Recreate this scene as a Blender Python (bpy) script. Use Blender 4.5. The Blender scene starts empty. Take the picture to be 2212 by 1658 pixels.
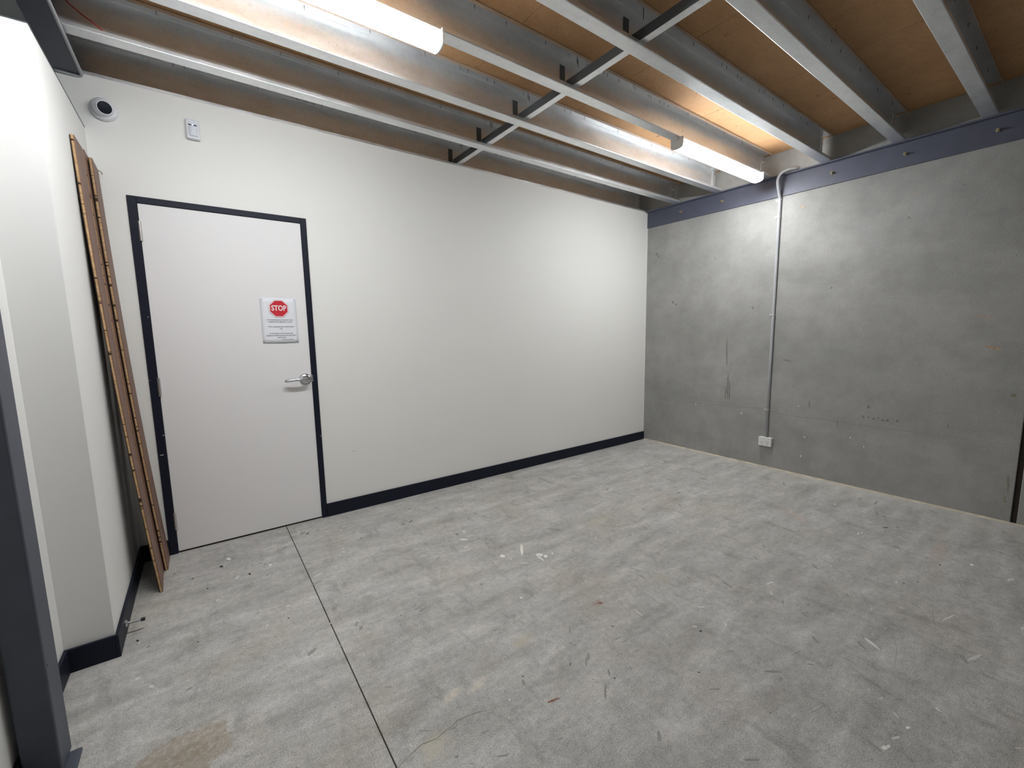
import bpy, bmesh, math, random
from mathutils import Vector, Matrix
random.seed(7)
S = bpy.context.scene
C = S.collection
PI = math.pi

# ---------------------------------------------------------------- camera
cam_d = bpy.data.cameras.new('camera'); cam = bpy.data.objects.new('camera', cam_d); C.objects.link(cam)
S.camera = cam
pit, rol, yaw = math.radians(-7.2224), math.radians(-0.6987), math.radians(-36.9634)
fw = Vector((math.sin(-yaw)*math.cos(pit), math.cos(yaw)*math.cos(pit), math.sin(pit)))
rt = Vector((math.cos(yaw), math.sin(yaw), 0)); up = rt.cross(fw)
r2 = math.cos(rol)*rt + math.sin(rol)*up; u2 = -math.sin(rol)*rt + math.cos(rol)*up
M = Matrix((r2, u2, -fw)).transposed().to_4x4(); M.translation = Vector((-4.2234, -3.2712, 1.3089))
cam.matrix_world = M
cam_d.sensor_fit = 'HORIZONTAL'; cam_d.sensor_width = 36.0
cam_d.lens = 932.217/2212*36.0
cam_d.shift_x = -(1139.089-1106)/2212; cam_d.shift_y = (835.304-829)/2212
cam_d.clip_start = 0.02

# ---------------------------------------------------------------- world, exposure
LAMP = 77.0          # radiance of the LED diffusers
WORLD = 0.10
w = bpy.data.worlds.new('world'); S.world = w; w.use_nodes = True
bg = w.node_tree.nodes['Background']; bg.inputs[0].default_value = (0.86, 0.92, 1.0, 1); bg.inputs[1].default_value = WORLD
S.view_settings.view_transform = 'Standard'; S.view_settings.look = 'None'
S.view_settings.gamma = 1.0; S.view_settings.exposure = 0.0
S.view_settings.use_curve_mapping = False

# ---------------------------------------------------------------- materials
def new_mat(name):
    m = bpy.data.materials.new(name); m.use_nodes = True
    nt = m.node_tree; b = nt.nodes['Principled BSDF']
    return m, nt, b
def N(nt, t, **kw):
    n = nt.nodes.new(t)
    for k, v in kw.items():
        if k.startswith('i_'): n.inputs[k[2:].replace('_', ' ')].default_value = v
        else: setattr(n, k, v)
    return n
def coords(nt, scale=(1,1,1), rot=(0,0,0)):
    tc = nt.nodes.new('ShaderNodeTexCoord'); mp = nt.nodes.new('ShaderNodeMapping')
    mp.inputs['Scale'].default_value = scale; mp.inputs['Rotation'].default_value = rot
    nt.links.new(tc.outputs['Object'], mp.inputs['Vector']); return mp.outputs[0]
def noise(nt, vec, scale, detail=4, rough=.55, dist=0):
    n = nt.nodes.new('ShaderNodeTexNoise'); n.inputs['Scale'].default_value = scale
    n.inputs['Detail'].default_value = detail; n.inputs['Roughness'].default_value = rough
    n.inputs['Distortion'].default_value = dist
    nt.links.new(vec, n.inputs['Vector']); return n.outputs['Fac']
def ramp(nt, fac, stops):
    r = nt.nodes.new('ShaderNodeValToRGB'); e = r.color_ramp.elements
    while len(e) < len(stops): e.new(.5)
    for el, (p, c) in zip(e, stops):
        el.position = p; el.color = (c, c, c, 1) if isinstance(c, (int, float)) else (*c, 1)
    nt.links.new(fac, r.inputs[0]); return r.outputs[0]
def mix(nt, fac, a, b, mode='MIX'):
    m = nt.nodes.new('ShaderNodeMix'); m.data_type = 'RGBA'; m.blend_type = mode
    for i, v in ((0, fac), (6, a), (7, b)):
        if hasattr(v, 'is_output') or isinstance(v, bpy.types.NodeSocket): nt.links.new(v, m.inputs[i])
        elif i == 0: m.inputs[0].default_value = v
        else: m.inputs[i].default_value = (*v, 1)
    return m.outputs[2]
def mth(nt, op, a, b=None, c=None, clamp=False):
    m = nt.nodes.new('ShaderNodeMath'); m.operation = op; m.use_clamp = clamp
    for i, v in enumerate((a, b, c)):
        if v is None: continue
        if isinstance(v, bpy.types.NodeSocket): nt.links.new(v, m.inputs[i])
        else: m.inputs[i].default_value = v
    return m.outputs[0]
def bump(nt, b, h, strength, dist=.002):
    n = nt.nodes.new('ShaderNodeBump'); n.inputs['Strength'].default_value = strength
    n.inputs['Distance'].default_value = dist
    nt.links.new(h, n.inputs['Height']); nt.links.new(n.outputs[0], b.inputs['Normal'])
def plain(name, col, rough=.6, metal=0, var=.06, vscale=6, bmp=0, bscale=120, spec=None):
    m, nt, b = new_mat(name)
    if spec is not None: b.inputs['Specular IOR Level'].default_value = spec
    v = coords(nt); n = noise(nt, v, vscale, 5)
    lo = tuple(c*(1-var) for c in col); hi = tuple(min(1, c*(1+var)) for c in col)
    nt.links.new(ramp(nt, n, [(.3, lo), (.7, hi)]), b.inputs['Base Color'])
    b.inputs['Roughness'].default_value = rough; b.inputs['Metallic'].default_value = metal
    if bmp: bump(nt, b, noise(nt, v, bscale, 3), bmp, .001)
    return m

def concrete_floor():
    m, nt, b = new_mat('concrete_floor')
    v = coords(nt); vs = coords(nt, (1.0, 3.2, 1), (0, 0, .35)); vt = coords(nt, (2.6, .9, 1), (0, 0, -.5))
    big = noise(nt, v, .9, 6, .6, .4); mid = noise(nt, vs, 2.6, 8, .62, .3); fine = noise(nt, v, 38, 6, .7)
    grain = noise(nt, v, 210, 3, .7); dirt = noise(nt, vt, 4.2, 7, .68, .2)
    base = ramp(nt, big, [(.30, (.37, .368, .348)), (.5, (.43, .428, .41)), (.72, (.485, .48, .462))])
    col = mix(nt, .75, base, ramp(nt, mid, [(.27, (.285, .275, .25)), (.42, (.385, .378, .355)), (.55, (.46, .455, .435)), (.72, (.60, .59, .565))]))
    cl2 = noise(nt, coords(nt, (1, 1.7, 1), (0, 0, .5)), 7.5, 9, .7, .5)
    col = mix(nt, .5, col, ramp(nt, cl2, [(.27, .34), (.5, .5), (.72, .64)]), 'OVERLAY')
    warm = ramp(nt, noise(nt, v, 1.9, 5, .6), [(.52, 0.0), (.70, 1.0)])
    col = mix(nt, mth(nt, 'MULTIPLY', warm, .30), col, (.43, .37, .29))
    green = ramp(nt, noise(nt, v, 3.1, 4, .6), [(.60, 0.0), (.74, 1.0)])
    col = mix(nt, mth(nt, 'MULTIPLY', green, .16), col, (.36, .375, .26))
    dk = ramp(nt, dirt, [(.30, 1.0), (.46, 0.0)])
    col = mix(nt, mth(nt, 'MULTIPLY', dk, .55), col, (.23, .222, .205))
    col = mix(nt, .6, col, ramp(nt, fine, [(.3, .36), (.5, .5), (.7, .62)]), 'OVERLAY')
    col = mix(nt, .8, col, ramp(nt, grain, [(.25, .22), (.5, .5), (.75, .76)]), 'OVERLAY')
    pits = ramp(nt, noise(nt, v, 95, 2, .5), [(.25, 1.0), (.31, 0.0)])
    col = mix(nt, mth(nt, 'MULTIPLY', pits, .6), col, (.10, .10, .095))
    # thin hair scratches
    vr = coords(nt, (14, 1.1, 1), (0, 0, 1.05))
    sc = ramp(nt, noise(nt, vr, 3.0, 3, .4, .1), [(.495, 0.0), (.5, 1.0), (.505, 0.0)])
    msk = ramp(nt, noise(nt, v, 1.3, 2), [(.52, 0.0), (.62, 1.0)])
    col = mix(nt, mth(nt, 'MULTIPLY', mth(nt, 'MULTIPLY', sc, msk), .35), col, (.15, .15, .14))
    sep = nt.nodes.new('ShaderNodeSeparateXYZ'); nt.links.new(v, sep.inputs[0])
    X, Y = sep.outputs[0], sep.outputs[1]
    # cement dust left along the foot of the precast wall
    e = mth(nt, 'ADD', mth(nt, 'MULTIPLY', X, 2.4), 1.0)
    e = mth(nt, 'ADD', e, mth(nt, 'MULTIPLY', mth(nt, 'SUBTRACT', mid, .5), 2.2), clamp=True)
    col = mix(nt, mth(nt, 'MULTIPLY', e, .55), col, (.60, .585, .55))
    # spilled stains (dried, own outline)
    def stain(cx, cy, rx, ry, c, amt, soft=.25, ns=9, nd=.9, rot=0):
        nonlocal col
        dx = mth(nt, 'SUBTRACT', X, cx); dy = mth(nt, 'SUBTRACT', Y, cy)
        ca, sa = math.cos(rot), math.sin(rot)
        px = mth(nt, 'ADD', mth(nt, 'MULTIPLY', dx, ca/rx), mth(nt, 'MULTIPLY', dy, sa/rx))
        py = mth(nt, 'ADD', mth(nt, 'MULTIPLY', dx, -sa/ry), mth(nt, 'MULTIPLY', dy, ca/ry))
        d = mth(nt, 'SQRT', mth(nt, 'ADD', mth(nt, 'MULTIPLY', px, px), mth(nt, 'MULTIPLY', py, py)))
        d = mth(nt, 'ADD', d, mth(nt, 'MULTIPLY', mth(nt, 'SUBTRACT', noise(nt, v, ns, 8, .72), .5), nd*5.0))
        k = ramp(nt, d, [(max(0, 1-soft)*.5, 1.0), (.5, 0.0)])
        # ramp input is d/2
        nt.links.new(mth(nt, 'MULTIPLY', d, .5), k.node.inputs[0])
        gk = ramp(nt, noise(nt, v, 60, 4, .75), [(.36, .25), (.56, 1.0)])
        col = mix(nt, mth(nt, 'MULTIPLY', mth(nt, 'MULTIPLY', k, gk), amt), col, c)
    for a in STAINS: stain(*a)
    nt.links.new(col, b.inputs['Base Color'])
    rr = ramp(nt, mid, [(.3, .78), (.7, .92)]); nt.links.new(rr, b.inputs['Roughness'])
    h = mix(nt, .5, mid, fine); bump(nt, b, h, .35, .003)
    return m

def concrete_wall():
    m, nt, b = new_mat('precast_concrete')
    v = coords(nt); vs = coords(nt, (1, 1, 1.6))
    big = noise(nt, vs, 1.3, 6, .6, .3); mid = noise(nt, v, 7, 7, .65); gr = noise(nt, v, 160, 4, .75)
    col = ramp(nt, big, [(.3, (.265, .265, .25)), (.5, (.32, .318, .302)), (.7, (.375, .372, .355))])
    col = mix(nt, .5, col, ramp(nt, mid, [(.3, .40), (.5, .5), (.72, .60)]), 'OVERLAY')
    col = mix(nt, .55, col, ramp(nt, gr, [(.25, .22), (.5, .5), (.75, .76)]), 'OVERLAY')
    vv = coords(nt, (1, 9, .5)); st = ramp(nt, noise(nt, vv, 2.2, 6, .6), [(.56, 0.0), (.75, 1.0)])
    col = mix(nt, mth(nt, 'MULTIPLY', st, .2), col, (.24, .24, .225))
    voids = ramp(nt, noise(nt, v, 60, 2, .5), [(.22, 1.0), (.27, 0.0)])
    col = mix(nt, mth(nt, 'MULTIPLY', voids, .6), col, (.11, .11, .10))
    pale = ramp(nt, noise(nt, v, 48, 2, .5), [(.745, 0.0), (.78, 1.0)])
    col = mix(nt, mth(nt, 'MULTIPLY', pale, .5), col, (.5, .5, .48))
    nt.links.new(col, b.inputs['Base Color']); b.inputs['Roughness'].default_value = .7
    bump(nt, b, mix(nt, .4, mid, gr), .25, .002)
    return m

def galv():
    m, nt, b = new_mat('galvanised_steel')
    v = coords(nt, (.35, 1, 1)); vo = N(nt, 'ShaderNodeTexVoronoi'); vo.inputs['Scale'].default_value = 55
    nt.links.new(coords(nt), vo.inputs['Vector'])
    n = noise(nt, v, 14, 5, .6); n2 = noise(nt, coords(nt), 240, 2, .7)
    c = ramp(nt, n, [(.3, (.74, .77, .79)), (.7, (.88, .90, .92))])
    c = mix(nt, .25, c, vo.outputs['Color'], 'SOFT_LIGHT')
    sp = ramp(nt, noise(nt, coords(nt), 130, 3, .8), [(.62, 0.0), (.70, 1.0)])
    c = mix(nt, mth(nt, 'MULTIPLY', sp, .5), c, (.22, .22, .22))
    hs = N(nt, 'ShaderNodeHueSaturation'); hs.inputs['Saturation'].default_value = .5
    nt.links.new(c, hs.inputs['Color']); nt.links.new(hs.outputs[0], b.inputs['Base Color'])
    b.inputs['Metallic'].default_value = .82
    nt.links.new(ramp(nt, n, [(.3, .28), (.7, .42)]), b.inputs['Roughness'])
    bump(nt, b, n2, .12, .0006)
    return m

def ply():
    m, nt, b = new_mat('particleboard')
    v = coords(nt); n = noise(nt, v, 1.1, 4); f = noise(nt, v, 90, 4, .8); mds = noise(nt, v, 9, 5, .6)
    c = ramp(nt, n, [(.3, (.46, .255, .115)), (.7, (.56, .33, .165))])
    c = mix(nt, .4, c, ramp(nt, f, [(.3, .3), (.5, .5), (.7, .7)]), 'OVERLAY')
    c = mix(nt, .35, c, ramp(nt, mds, [(.3, .38), (.7, .6)]), 'OVERLAY')
    k = ramp(nt, noise(nt, v, 22, 2, .5), [(.25, 1.0), (.29, 0.0)])
    c = mix(nt, mth(nt, 'MULTIPLY', k, .55), c, (.10, .055, .03))
    nt.links.new(c, b.inputs['Base Color']); b.inputs['Roughness'].default_value = .75
    return m

def wall_paint(name, col, marks=.0):
    m, nt, b = new_mat(name)
    v = coords(nt); n = noise(nt, v, .8, 3); f = noise(nt, v, 180, 3, .7)
    c = ramp(nt, n, [(.3, tuple(x*.975 for x in col)), (.7, col)])
    vs = coords(nt, (1.5, 1.5, 5)); s = ramp(nt, noise(nt, vs, 3.4, 5, .7), [(.66, 0.0), (.82, 1.0)])
    c = mix(nt, mth(nt, 'MULTIPLY', s, marks), c, tuple(x*.8 for x in col))
    nt.links.new(c, b.inputs['Base Color']); b.inputs['Roughness'].default_value = .55
    bump(nt, b, f, .06, .0005)
    return m

def board_core():
    m, nt, b = new_mat('board_core')
    v = coords(nt)
    c = ramp(nt, noise(nt, coords(nt, (1, 1, 6)), 18, 4), [(.3, (.42, .26, .12)), (.7, (.64, .45, .25))])
    s = noise(nt, coords(nt, (.3, .3, 7)), 7, 2, .4)
    k = ramp(nt, s, [(.355, 1.0), (.375, 0.0)])
    c = mix(nt, k, c, (.04, .02, .01))
    s2 = noise(nt, coords(nt, (.2, .2, 30)), 3.1, 1, .3); k2 = ramp(nt, s2, [(.30, 1.0), (.32, 0.0)])
    c = mix(nt, k2, c, (.035, .018, .01))
    nt.links.new(c, b.inputs['Base Color']); b.inputs['Roughness'].default_value = .8
    return m
def board_face(name, a, bb):
    m, nt, b = new_mat(name)
    n = noise(nt, coords(nt, (3, 9, .5)), 6, 6, .6, .4); g = noise(nt, coords(nt, (4, 60, 1.2)), 8, 3)
    c = ramp(nt, n, [(.3, a), (.7, bb)]); c = mix(nt, .3, c, ramp(nt, g, [(.3, .35), (.7, .62)]), 'OVERLAY')
    nt.links.new(c, b.inputs['Base Color']); b.inputs['Roughness'].default_value = .5
    return m
def emis(name, col, strength):
    m, nt, b = new_mat(name); b.inputs['Base Color'].default_value = (.8, .8, .8, 1)
    b.inputs['Emission Color'].default_value = (*col, 1); b.inputs['Emission Strength'].default_value = strength
    return m

STAINS = [
 (-4.385, -1.665, .15, .125, (.30, .245, .175), .70, .14, 9, .42, .1),
 (-4.36, -1.66, .07, .06, (.24, .185, .13), .35, .5, 16, .6, .1),
 (-3.60, -1.96, .045, .022, (.72, .66, .53), .75, .6, 22, .5, .3),
 (-3.50, -1.98, .05, .024, (.70, .64, .53), .7, .6, 22, .5, .3),
 (-3.23, -1.90, .08, .04, (.52, .47, .34), .55, .7, 18, .5, .3),
 (-3.42, -1.92, .09, .05, (.33, .30, .265), .55, .7, 16, .5, .2),
 (-3.73, -2.11, .07, .05, (.53, .49, .36), .55, .7, 18, .5, .3),
 (-3.08, -2.53, .11, .06, (.66, .65, .63), .55, .8, 14, .6, .3),
 (-2.79, -1.91, .05, .03, (.32, .22, .18), .7, .7, 16, .5, .3),
 (-2.80, -1.80, .10, .045, (.33, .31, .29), .6, .7, 14, .5, .3),
 (-2.62, -2.32, .18, .07, (.31, .29, .27), .55, .8, 12, .6, .3),
 (-1.85, -2.40, .22, .09, (.31, .295, .275), .5, .8, 10, .6, .4),
 (-.85, -2.81, .28, .05, (.50, .37, .29), .5, .8, 10, .5, .1),
 (-.95, -2.05, .22, .04, (.52, .39, .31), .5, .8, 10, .5, .9),
 (-2.12, -1.27, .12, .04, (.42, .40, .27), .55, .8, 12, .5, .1),
 (-2.37, -1.98, .07, .05, (.42, .41, .29), .55, .8, 14, .5, .3),
 (-2.62, -2.67, .18, .05, (.30, .285, .265), .5, .8, 12, .5, .1),
]
FL= [('K', -4.2352, -0.3535, 0.008, -0.0063, -0.0004, -0.0127), ('K', -4.1134, -0.5467, 0.0061, -0.0048, -0.0007, -0.0091), ('K', -4.4474, -0.2836, 0.0067, -0.0053, 0.0001, -0.0024), ('K', -4.3648, -0.4083, 0.0065, 0.0041, 0.0007, -0.0033), ('K', -4.3017, -0.5716, 0.0042, -0.0033, -0.0001, -0.0062), ('K', -4.092, -0.4443, 0.0023, -0.0018, -0.0003, -0.0036), ('K', -4.0551, -0.4473, 0.0023, -0.0018, -0.0003, -0.0036), ('K', -4.0315, -0.4799, 0.0029, -0.0023, -0.0005, -0.0044), ('K', -4.0373, -0.6209, 0.0028, -0.0022, -0.0004, -0.004), ('K', -4.0364, -0.3591, 0.0024, -0.0019, -0.0004, -0.0038), ('K', -3.761, -0.2106, 0.0119, 0.0068, 0.0002, -0.005), ('K', -3.4994, -0.4992, 0.0032, -0.0026, -0.0014, -0.0049), ('K', -4.5509, -0.8663, 0.0052, -0.0041, 0.0006, -0.0069), ('K', -4.5082, -0.9446, 0.0047, 0.002, 0.0006, -0.0022), ('K', -4.0024, -1.1054, 0.0033, -0.0026, -0.0006, -0.0039), ('K', -4.3402, -1.0403, 0.003, -0.0024, 0.0, -0.0037), ('K', -4.0697, -1.2091, 0.003, 0.0007, 0.0002, -0.001), ('K', -4.5284, -0.7627, 0.0014, -0.0011, 0.0001, -0.0019), ('G', -4.3667, -1.333, 0.0104, 0.0021, 0.0011, -0.0039), ('G', -4.3065, -1.2927, 0.0048, 0.001, 0.0004, -0.0018), ('G', -4.3899, -1.5224, 0.0099, 0.0012, 0.0011, -0.0035), ('W', -4.1974, -0.2779, 0.0107, -0.0084, -0.0008, -0.0173), ('W', -4.0097, -0.5092, 0.008, -0.0064, -0.0014, -0.0121), ('W', -4.2621, -0.7288, 0.0078, 0.0036, 0.0007, -0.0034), ('W', -4.089, -1.1007, 0.0066, 0.0018, 0.0004, -0.0024), ('W', -4.5427, -0.8911, 0.0043, 0.0019, 0.0006, -0.0021), ('W', -4.5267, -1.1474, 0.0057, 0.0018, 0.0008, -0.0025), ('W', -3.5513, -0.1345, 0.0028, -0.0022, -0.0012, -0.0048), ('W', -3.6356, -0.6192, 0.0036, -0.0029, -0.0013, -0.0053), ('W', -4.5021, -0.6551, 0.0024, -0.0019, 0.0002, -0.0034), ('W', -3.8851, -0.9623, 0.002, -0.0016, -0.0005, -0.0026), ('W', -4.4615, -0.8042, 0.003, 0.0014, 0.0004, -0.0014), ('W', -4.4105, -0.9148, 0.0027, -0.0021, 0.0001, -0.0035), ('W', -4.5904, -0.6225, 0.0019, -0.0015, 0.0003, -0.0027), ('W', -3.8554, -1.2648, 0.0027, -0.0021, -0.0007, -0.0031), ('W', -3.8569, -1.4438, 0.0021, -0.0017, -0.0005, -0.0022), ('L', -4.4807, -1.2284, 0.0084, -0.0065, 0.0006, -0.0094), ('L', -4.3378, -1.3555, 0.0049, 0.0009, 0.0005, -0.0018), ('L', -3.8139, -0.792, 0.0173, 0.0063, 0.0003, -0.0062), ('L', -3.8033, -0.1397, 0.0067, -0.0053, -0.0019, -0.0114), ('W', -2.905, -1.255, 0.0123, -0.0097, -0.0093, -0.0139), ('W', -2.7684, -1.2619, 0.0078, -0.0062, -0.0347, -0.0472), ('W', -2.7249, -1.379, 0.0145, -0.0115, -0.0123, -0.0154), ('W', -2.7074, -1.4157, 0.0101, -0.008, -0.0087, -0.0105), ('W', -2.7458, -1.4124, -0.0026, -0.0376, -0.0054, -0.0032), ('W', -2.8525, -1.3959, 0.0126, -0.0099, -0.0022, -0.0029), ('W', -2.9294, -0.8296, 0.0057, -0.0045, -0.0042, -0.0077), ('W', -2.9856, -0.9322, 0.0235, -0.0186, -0.0037, -0.0067), ('W', -3.0228, -1.0237, 0.0149, 0.0032, -0.0008, -0.0038), ('W', -3.0571, -1.6494, 0.0061, -0.0048, -0.0041, -0.0056), ('W', -3.4452, -2.1078, 0.0031, -0.0024, -0.0015, -0.0021), ('W', -3.379, -1.2137, 0.0026, -0.0021, -0.0013, -0.003), ('W', -2.8855, -1.3154, 0.0036, -0.0028, -0.0027, -0.0039), ('W', -3.4635, -2.3067, 0.002, -0.0015, -0.0009, -0.0011), ('W', -2.6554, -1.4154, 0.0051, -0.004, -0.0045, -0.0053), ('W', -3.4879, -2.1666, 0.0017, -0.0013, -0.0008, -0.0011), ('W', -3.3586, -1.8039, 0.0021, -0.0016, -0.0011, -0.0018), ('L', -2.4497, -1.7391, 0.0138, -0.0109, -0.003, -0.0026), ('L', -2.6919, -2.0818, -0.0028, -0.0255, -0.0048, -0.0015), ('K', -3.2094, -0.4746, 0.0085, -0.0068, -0.0011, -0.0029), ('K', -3.1474, -0.4605, 0.0164, 0.0064, -0.0007, -0.0052), ('K', -2.9849, -0.8425, 0.004, -0.0032, -0.0029, -0.0054), ('K', -3.0803, -2.0327, 0.0036, -0.0028, -0.0005, -0.0006), ('K', -3.1597, -2.1188, 0.0015, -0.0011, -0.0049, -0.0054), ('K', -3.0741, -2.273, 0.0028, -0.0022, -0.0019, -0.0017), ('K', -3.3435, -2.0522, 0.0028, -0.0022, -0.0015, -0.002), ('K', -2.8579, -2.07, 0.0033, -0.0026, -0.0026, -0.0023), ('K', -3.5803, -1.4123, 0.0023, -0.0018, -0.0009, -0.0024), ('K', -2.9882, -0.5681, 0.0026, -0.0021, -0.0019, -0.0039), ('K', -3.2652, -1.1882, 0.002, -0.0016, -0.0012, -0.0024), ('K', -3.2901, -1.7648, 0.0016, -0.0013, -0.0009, -0.0014), ('K', -3.1538, -1.4272, 0.0026, -0.002, -0.0016, -0.0027), ('K', -3.0702, -2.0545, 0.0015, -0.0012, -0.001, -0.0011), ('K', -3.9021, -2.0229, 0.0, -0.0, -0.0, -0.0), ('K', -3.5755, -2.1896, 0.0016, -0.0012, -0.0006, -0.001), ('K', -3.4349, -2.0667, 0.0014, -0.0011, -0.0006, -0.001), ('K', -3.649, -1.8917, 0.0014, -0.0011, -0.0005, -0.0011), ('G', -3.2158, -1.0411, 0.0179, 0.004, -0.0007, -0.0048), ('G', -3.3616, -0.9349, 0.0115, -0.0091, -0.0013, -0.0033), ('G', -3.1054, -2.1528, 0.0032, -0.0025, -0.0113, -0.0114), ('G', -3.0693, -2.128, 0.003, -0.0023, -0.0109, -0.0109), ('G', -3.0693, -2.2411, 0.0034, -0.0027, -0.0124, -0.0113), ('G', -3.1356, -2.283, 0.0041, -0.0032, -0.014, -0.013), ('G', -3.1587, -2.3045, 0.0035, -0.0027, -0.0117, -0.0108), ('G', -3.0241, -1.9687, 0.0033, -0.0025, -0.0122, -0.0133), ('G', -3.4923, -1.4081, 0.0218, 0.0026, -0.0003, -0.0056), ('G', -3.4876, -1.4341, 0.0183, 0.002, -0.0003, -0.0047), ('G', -2.8973, -2.1361, 0.0179, -0.0018, -0.0011, -0.0027), ('G', -2.8909, -2.165, 0.0178, -0.002, -0.0011, -0.0027), ('G', -2.7778, -2.1443, 0.0172, -0.0017, -0.0012, -0.0025), ('G', -2.8974, -2.2322, 0.0137, -0.0018, -0.0009, -0.002), ('G', -3.5837, -2.2625, 0.0139, -0.0107, -0.0012, -0.0018), ('G', -3.5707, -2.2693, 0.0106, -0.0018, -0.0001, -0.0018), ('G', -3.5789, -2.1624, 0.0134, -0.0018, -0.0001, -0.0025), ('G', -3.399, -2.333, 0.0105, -0.0019, -0.0002, -0.0017), ('G', -3.7394, -2.0347, 0.0107, -0.0083, -0.0007, -0.0017), ('G', -3.7759, -1.9848, 0.0067, -0.0052, -0.0004, -0.0011), ('G', -3.6947, -2.1799, 0.0054, -0.0042, -0.0018, -0.0034), ('G', -2.44, -1.181, 0.0326, -0.0259, -0.0072, -0.0084), ('G', -3.7714, -1.7832, 0.0111, -0.0086, -0.0007, -0.002), ('G', -3.6692, -2.2275, 0.0076, -0.0058, -0.0006, -0.001), ('G', -3.6084, -2.0224, 0.0082, -0.0007, -0.0, -0.0017), ('R', -3.3205, -2.207, 0.0265, -0.0037, -0.0008, -0.0044), ('R', -2.2522, -2.063, -0.004, -0.0136, -0.003, -0.0008), ('R', -2.78, -1.9204, 0.0095, -0.0074, -0.0078, -0.0074), ('W', -1.9678, -2.3449, 0.0246, -0.0031, -0.0028, -0.0026), ('W', -1.9494, -2.3522, 0.005, -0.004, -0.0064, -0.0028), ('W', -2.4229, -2.2378, 0.0139, -0.0109, -0.0031, -0.0019), ('W', -2.0874, -2.8087, -0.0141, -0.0265, -0.009, -0.0), ('W', -2.0968, -2.8242, -0.0051, -0.0095, -0.0033, 0.0), ('W', -0.9137, -2.9506, 0.0093, -0.0073, -0.0172, -0.0022), ('W', -1.449, -2.7439, 0.0044, -0.0034, -0.0068, -0.0015), ('W', -1.815, -2.736, 0.0034, -0.0027, -0.0046, -0.0012), ('W', -1.9876, -2.6397, 0.005, -0.0039, -0.0014, -0.0004), ('W', -1.4625, -3.1777, 0.0063, -0.0049, -0.0098, -0.0007), ('W', -2.2989, -3.0487, -0.004, -0.0086, -0.0032, 0.0003), ('W', -2.6158, -2.978, 0.0084, -0.0065, -0.0077, -0.0019), ('W', -2.5997, -2.9839, 0.0062, -0.0048, -0.0057, -0.0013), ('W', -2.2889, -3.2318, 0.0091, -0.007, -0.0022, -0.0002), ('W', -2.3817, -2.8784, 0.0011, -0.0008, -0.006, -0.0016), ('W', -0.9537, -2.4424, 0.0054, -0.0043, -0.0098, -0.0028), ('W', -0.9205, -2.4521, 0.0046, -0.0037, -0.0086, -0.0024), ('W', -1.929, -2.8146, 0.0027, -0.0021, -0.0034, -0.0008), ('W', -2.5684, -2.6617, 0.0018, -0.0014, -0.0017, -0.0007), ('W', -2.3292, -2.3552, 0.0023, -0.0018, -0.0024, -0.0013), ('W', -2.4683, -3.0036, 0.0064, -0.005, -0.0064, -0.0013), ('W', -2.7681, -2.9288, 0.0015, -0.0011, -0.0012, -0.0004), ('L', -0.958, -3.0994, 0.0137, -0.0108, -0.025, -0.0022), ('L', -1.6188, -2.9672, 0.0516, -0.0127, -0.0065, -0.0031), ('L', -1.8634, -3.0825, 0.0539, -0.0153, -0.0063, -0.003), ('L', -2.5458, -2.9889, 0.0086, -0.0067, -0.0082, -0.0019), ('L', -0.8983, -2.5933, 0.0104, -0.0083, -0.0042, -0.001), ('L', -1.1367, -2.7115, 0.0068, -0.0054, -0.0026, -0.0005), ('L', -2.3927, -2.9152, 0.0052, -0.004, -0.0054, -0.0013), ('K', -2.0076, -2.5406, 0.0052, -0.0041, -0.0014, -0.0005), ('K', -0.7117, -2.5239, 0.0142, -0.0113, -0.0061, -0.0015), ('K', -1.4267, -2.7703, 0.0031, -0.0024, -0.0049, -0.001), ('K', -2.7656, -2.7034, 0.0021, -0.0016, -0.0018, -0.0008), ('K', -1.0499, -2.8432, 0.004, -0.0031, -0.0071, -0.0012), ('K', -1.3581, -2.8118, 0.0025, -0.002, -0.004, -0.0008), ('K', -2.6287, -2.6893, 0.0008, -0.0006, -0.004, -0.0016), ('K', -2.5791, -2.3285, 0.0043, -0.0033, -0.004, -0.0024), ('K', -2.7958, -2.4534, 0.0028, -0.0022, -0.0023, -0.0014), ('G', -2.5955, -2.467, 0.011, -0.0086, -0.0022, -0.0012), ('G', -2.3918, -2.6388, 0.0213, -0.0045, -0.002, -0.002), ('G', -2.4147, -2.698, 0.0124, -0.0097, -0.0028, -0.001), ('G', -2.3655, -2.7454, 0.0095, -0.0074, -0.0022, -0.0007), ('G', -2.8224, -2.532, 0.0144, -0.0112, -0.0025, -0.0014), ('G', -2.1338, -2.7841, -0.0091, -0.0184, -0.0061, -0.0001), ('G', -2.1489, -2.2167, -0.0111, -0.0306, -0.0075, -0.0015), ('G', -2.5707, -2.6235, 0.0282, -0.0219, -0.0058, -0.0025), ('G', -2.9807, -2.7434, 0.0226, -0.0174, -0.0035, -0.0017)]
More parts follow.
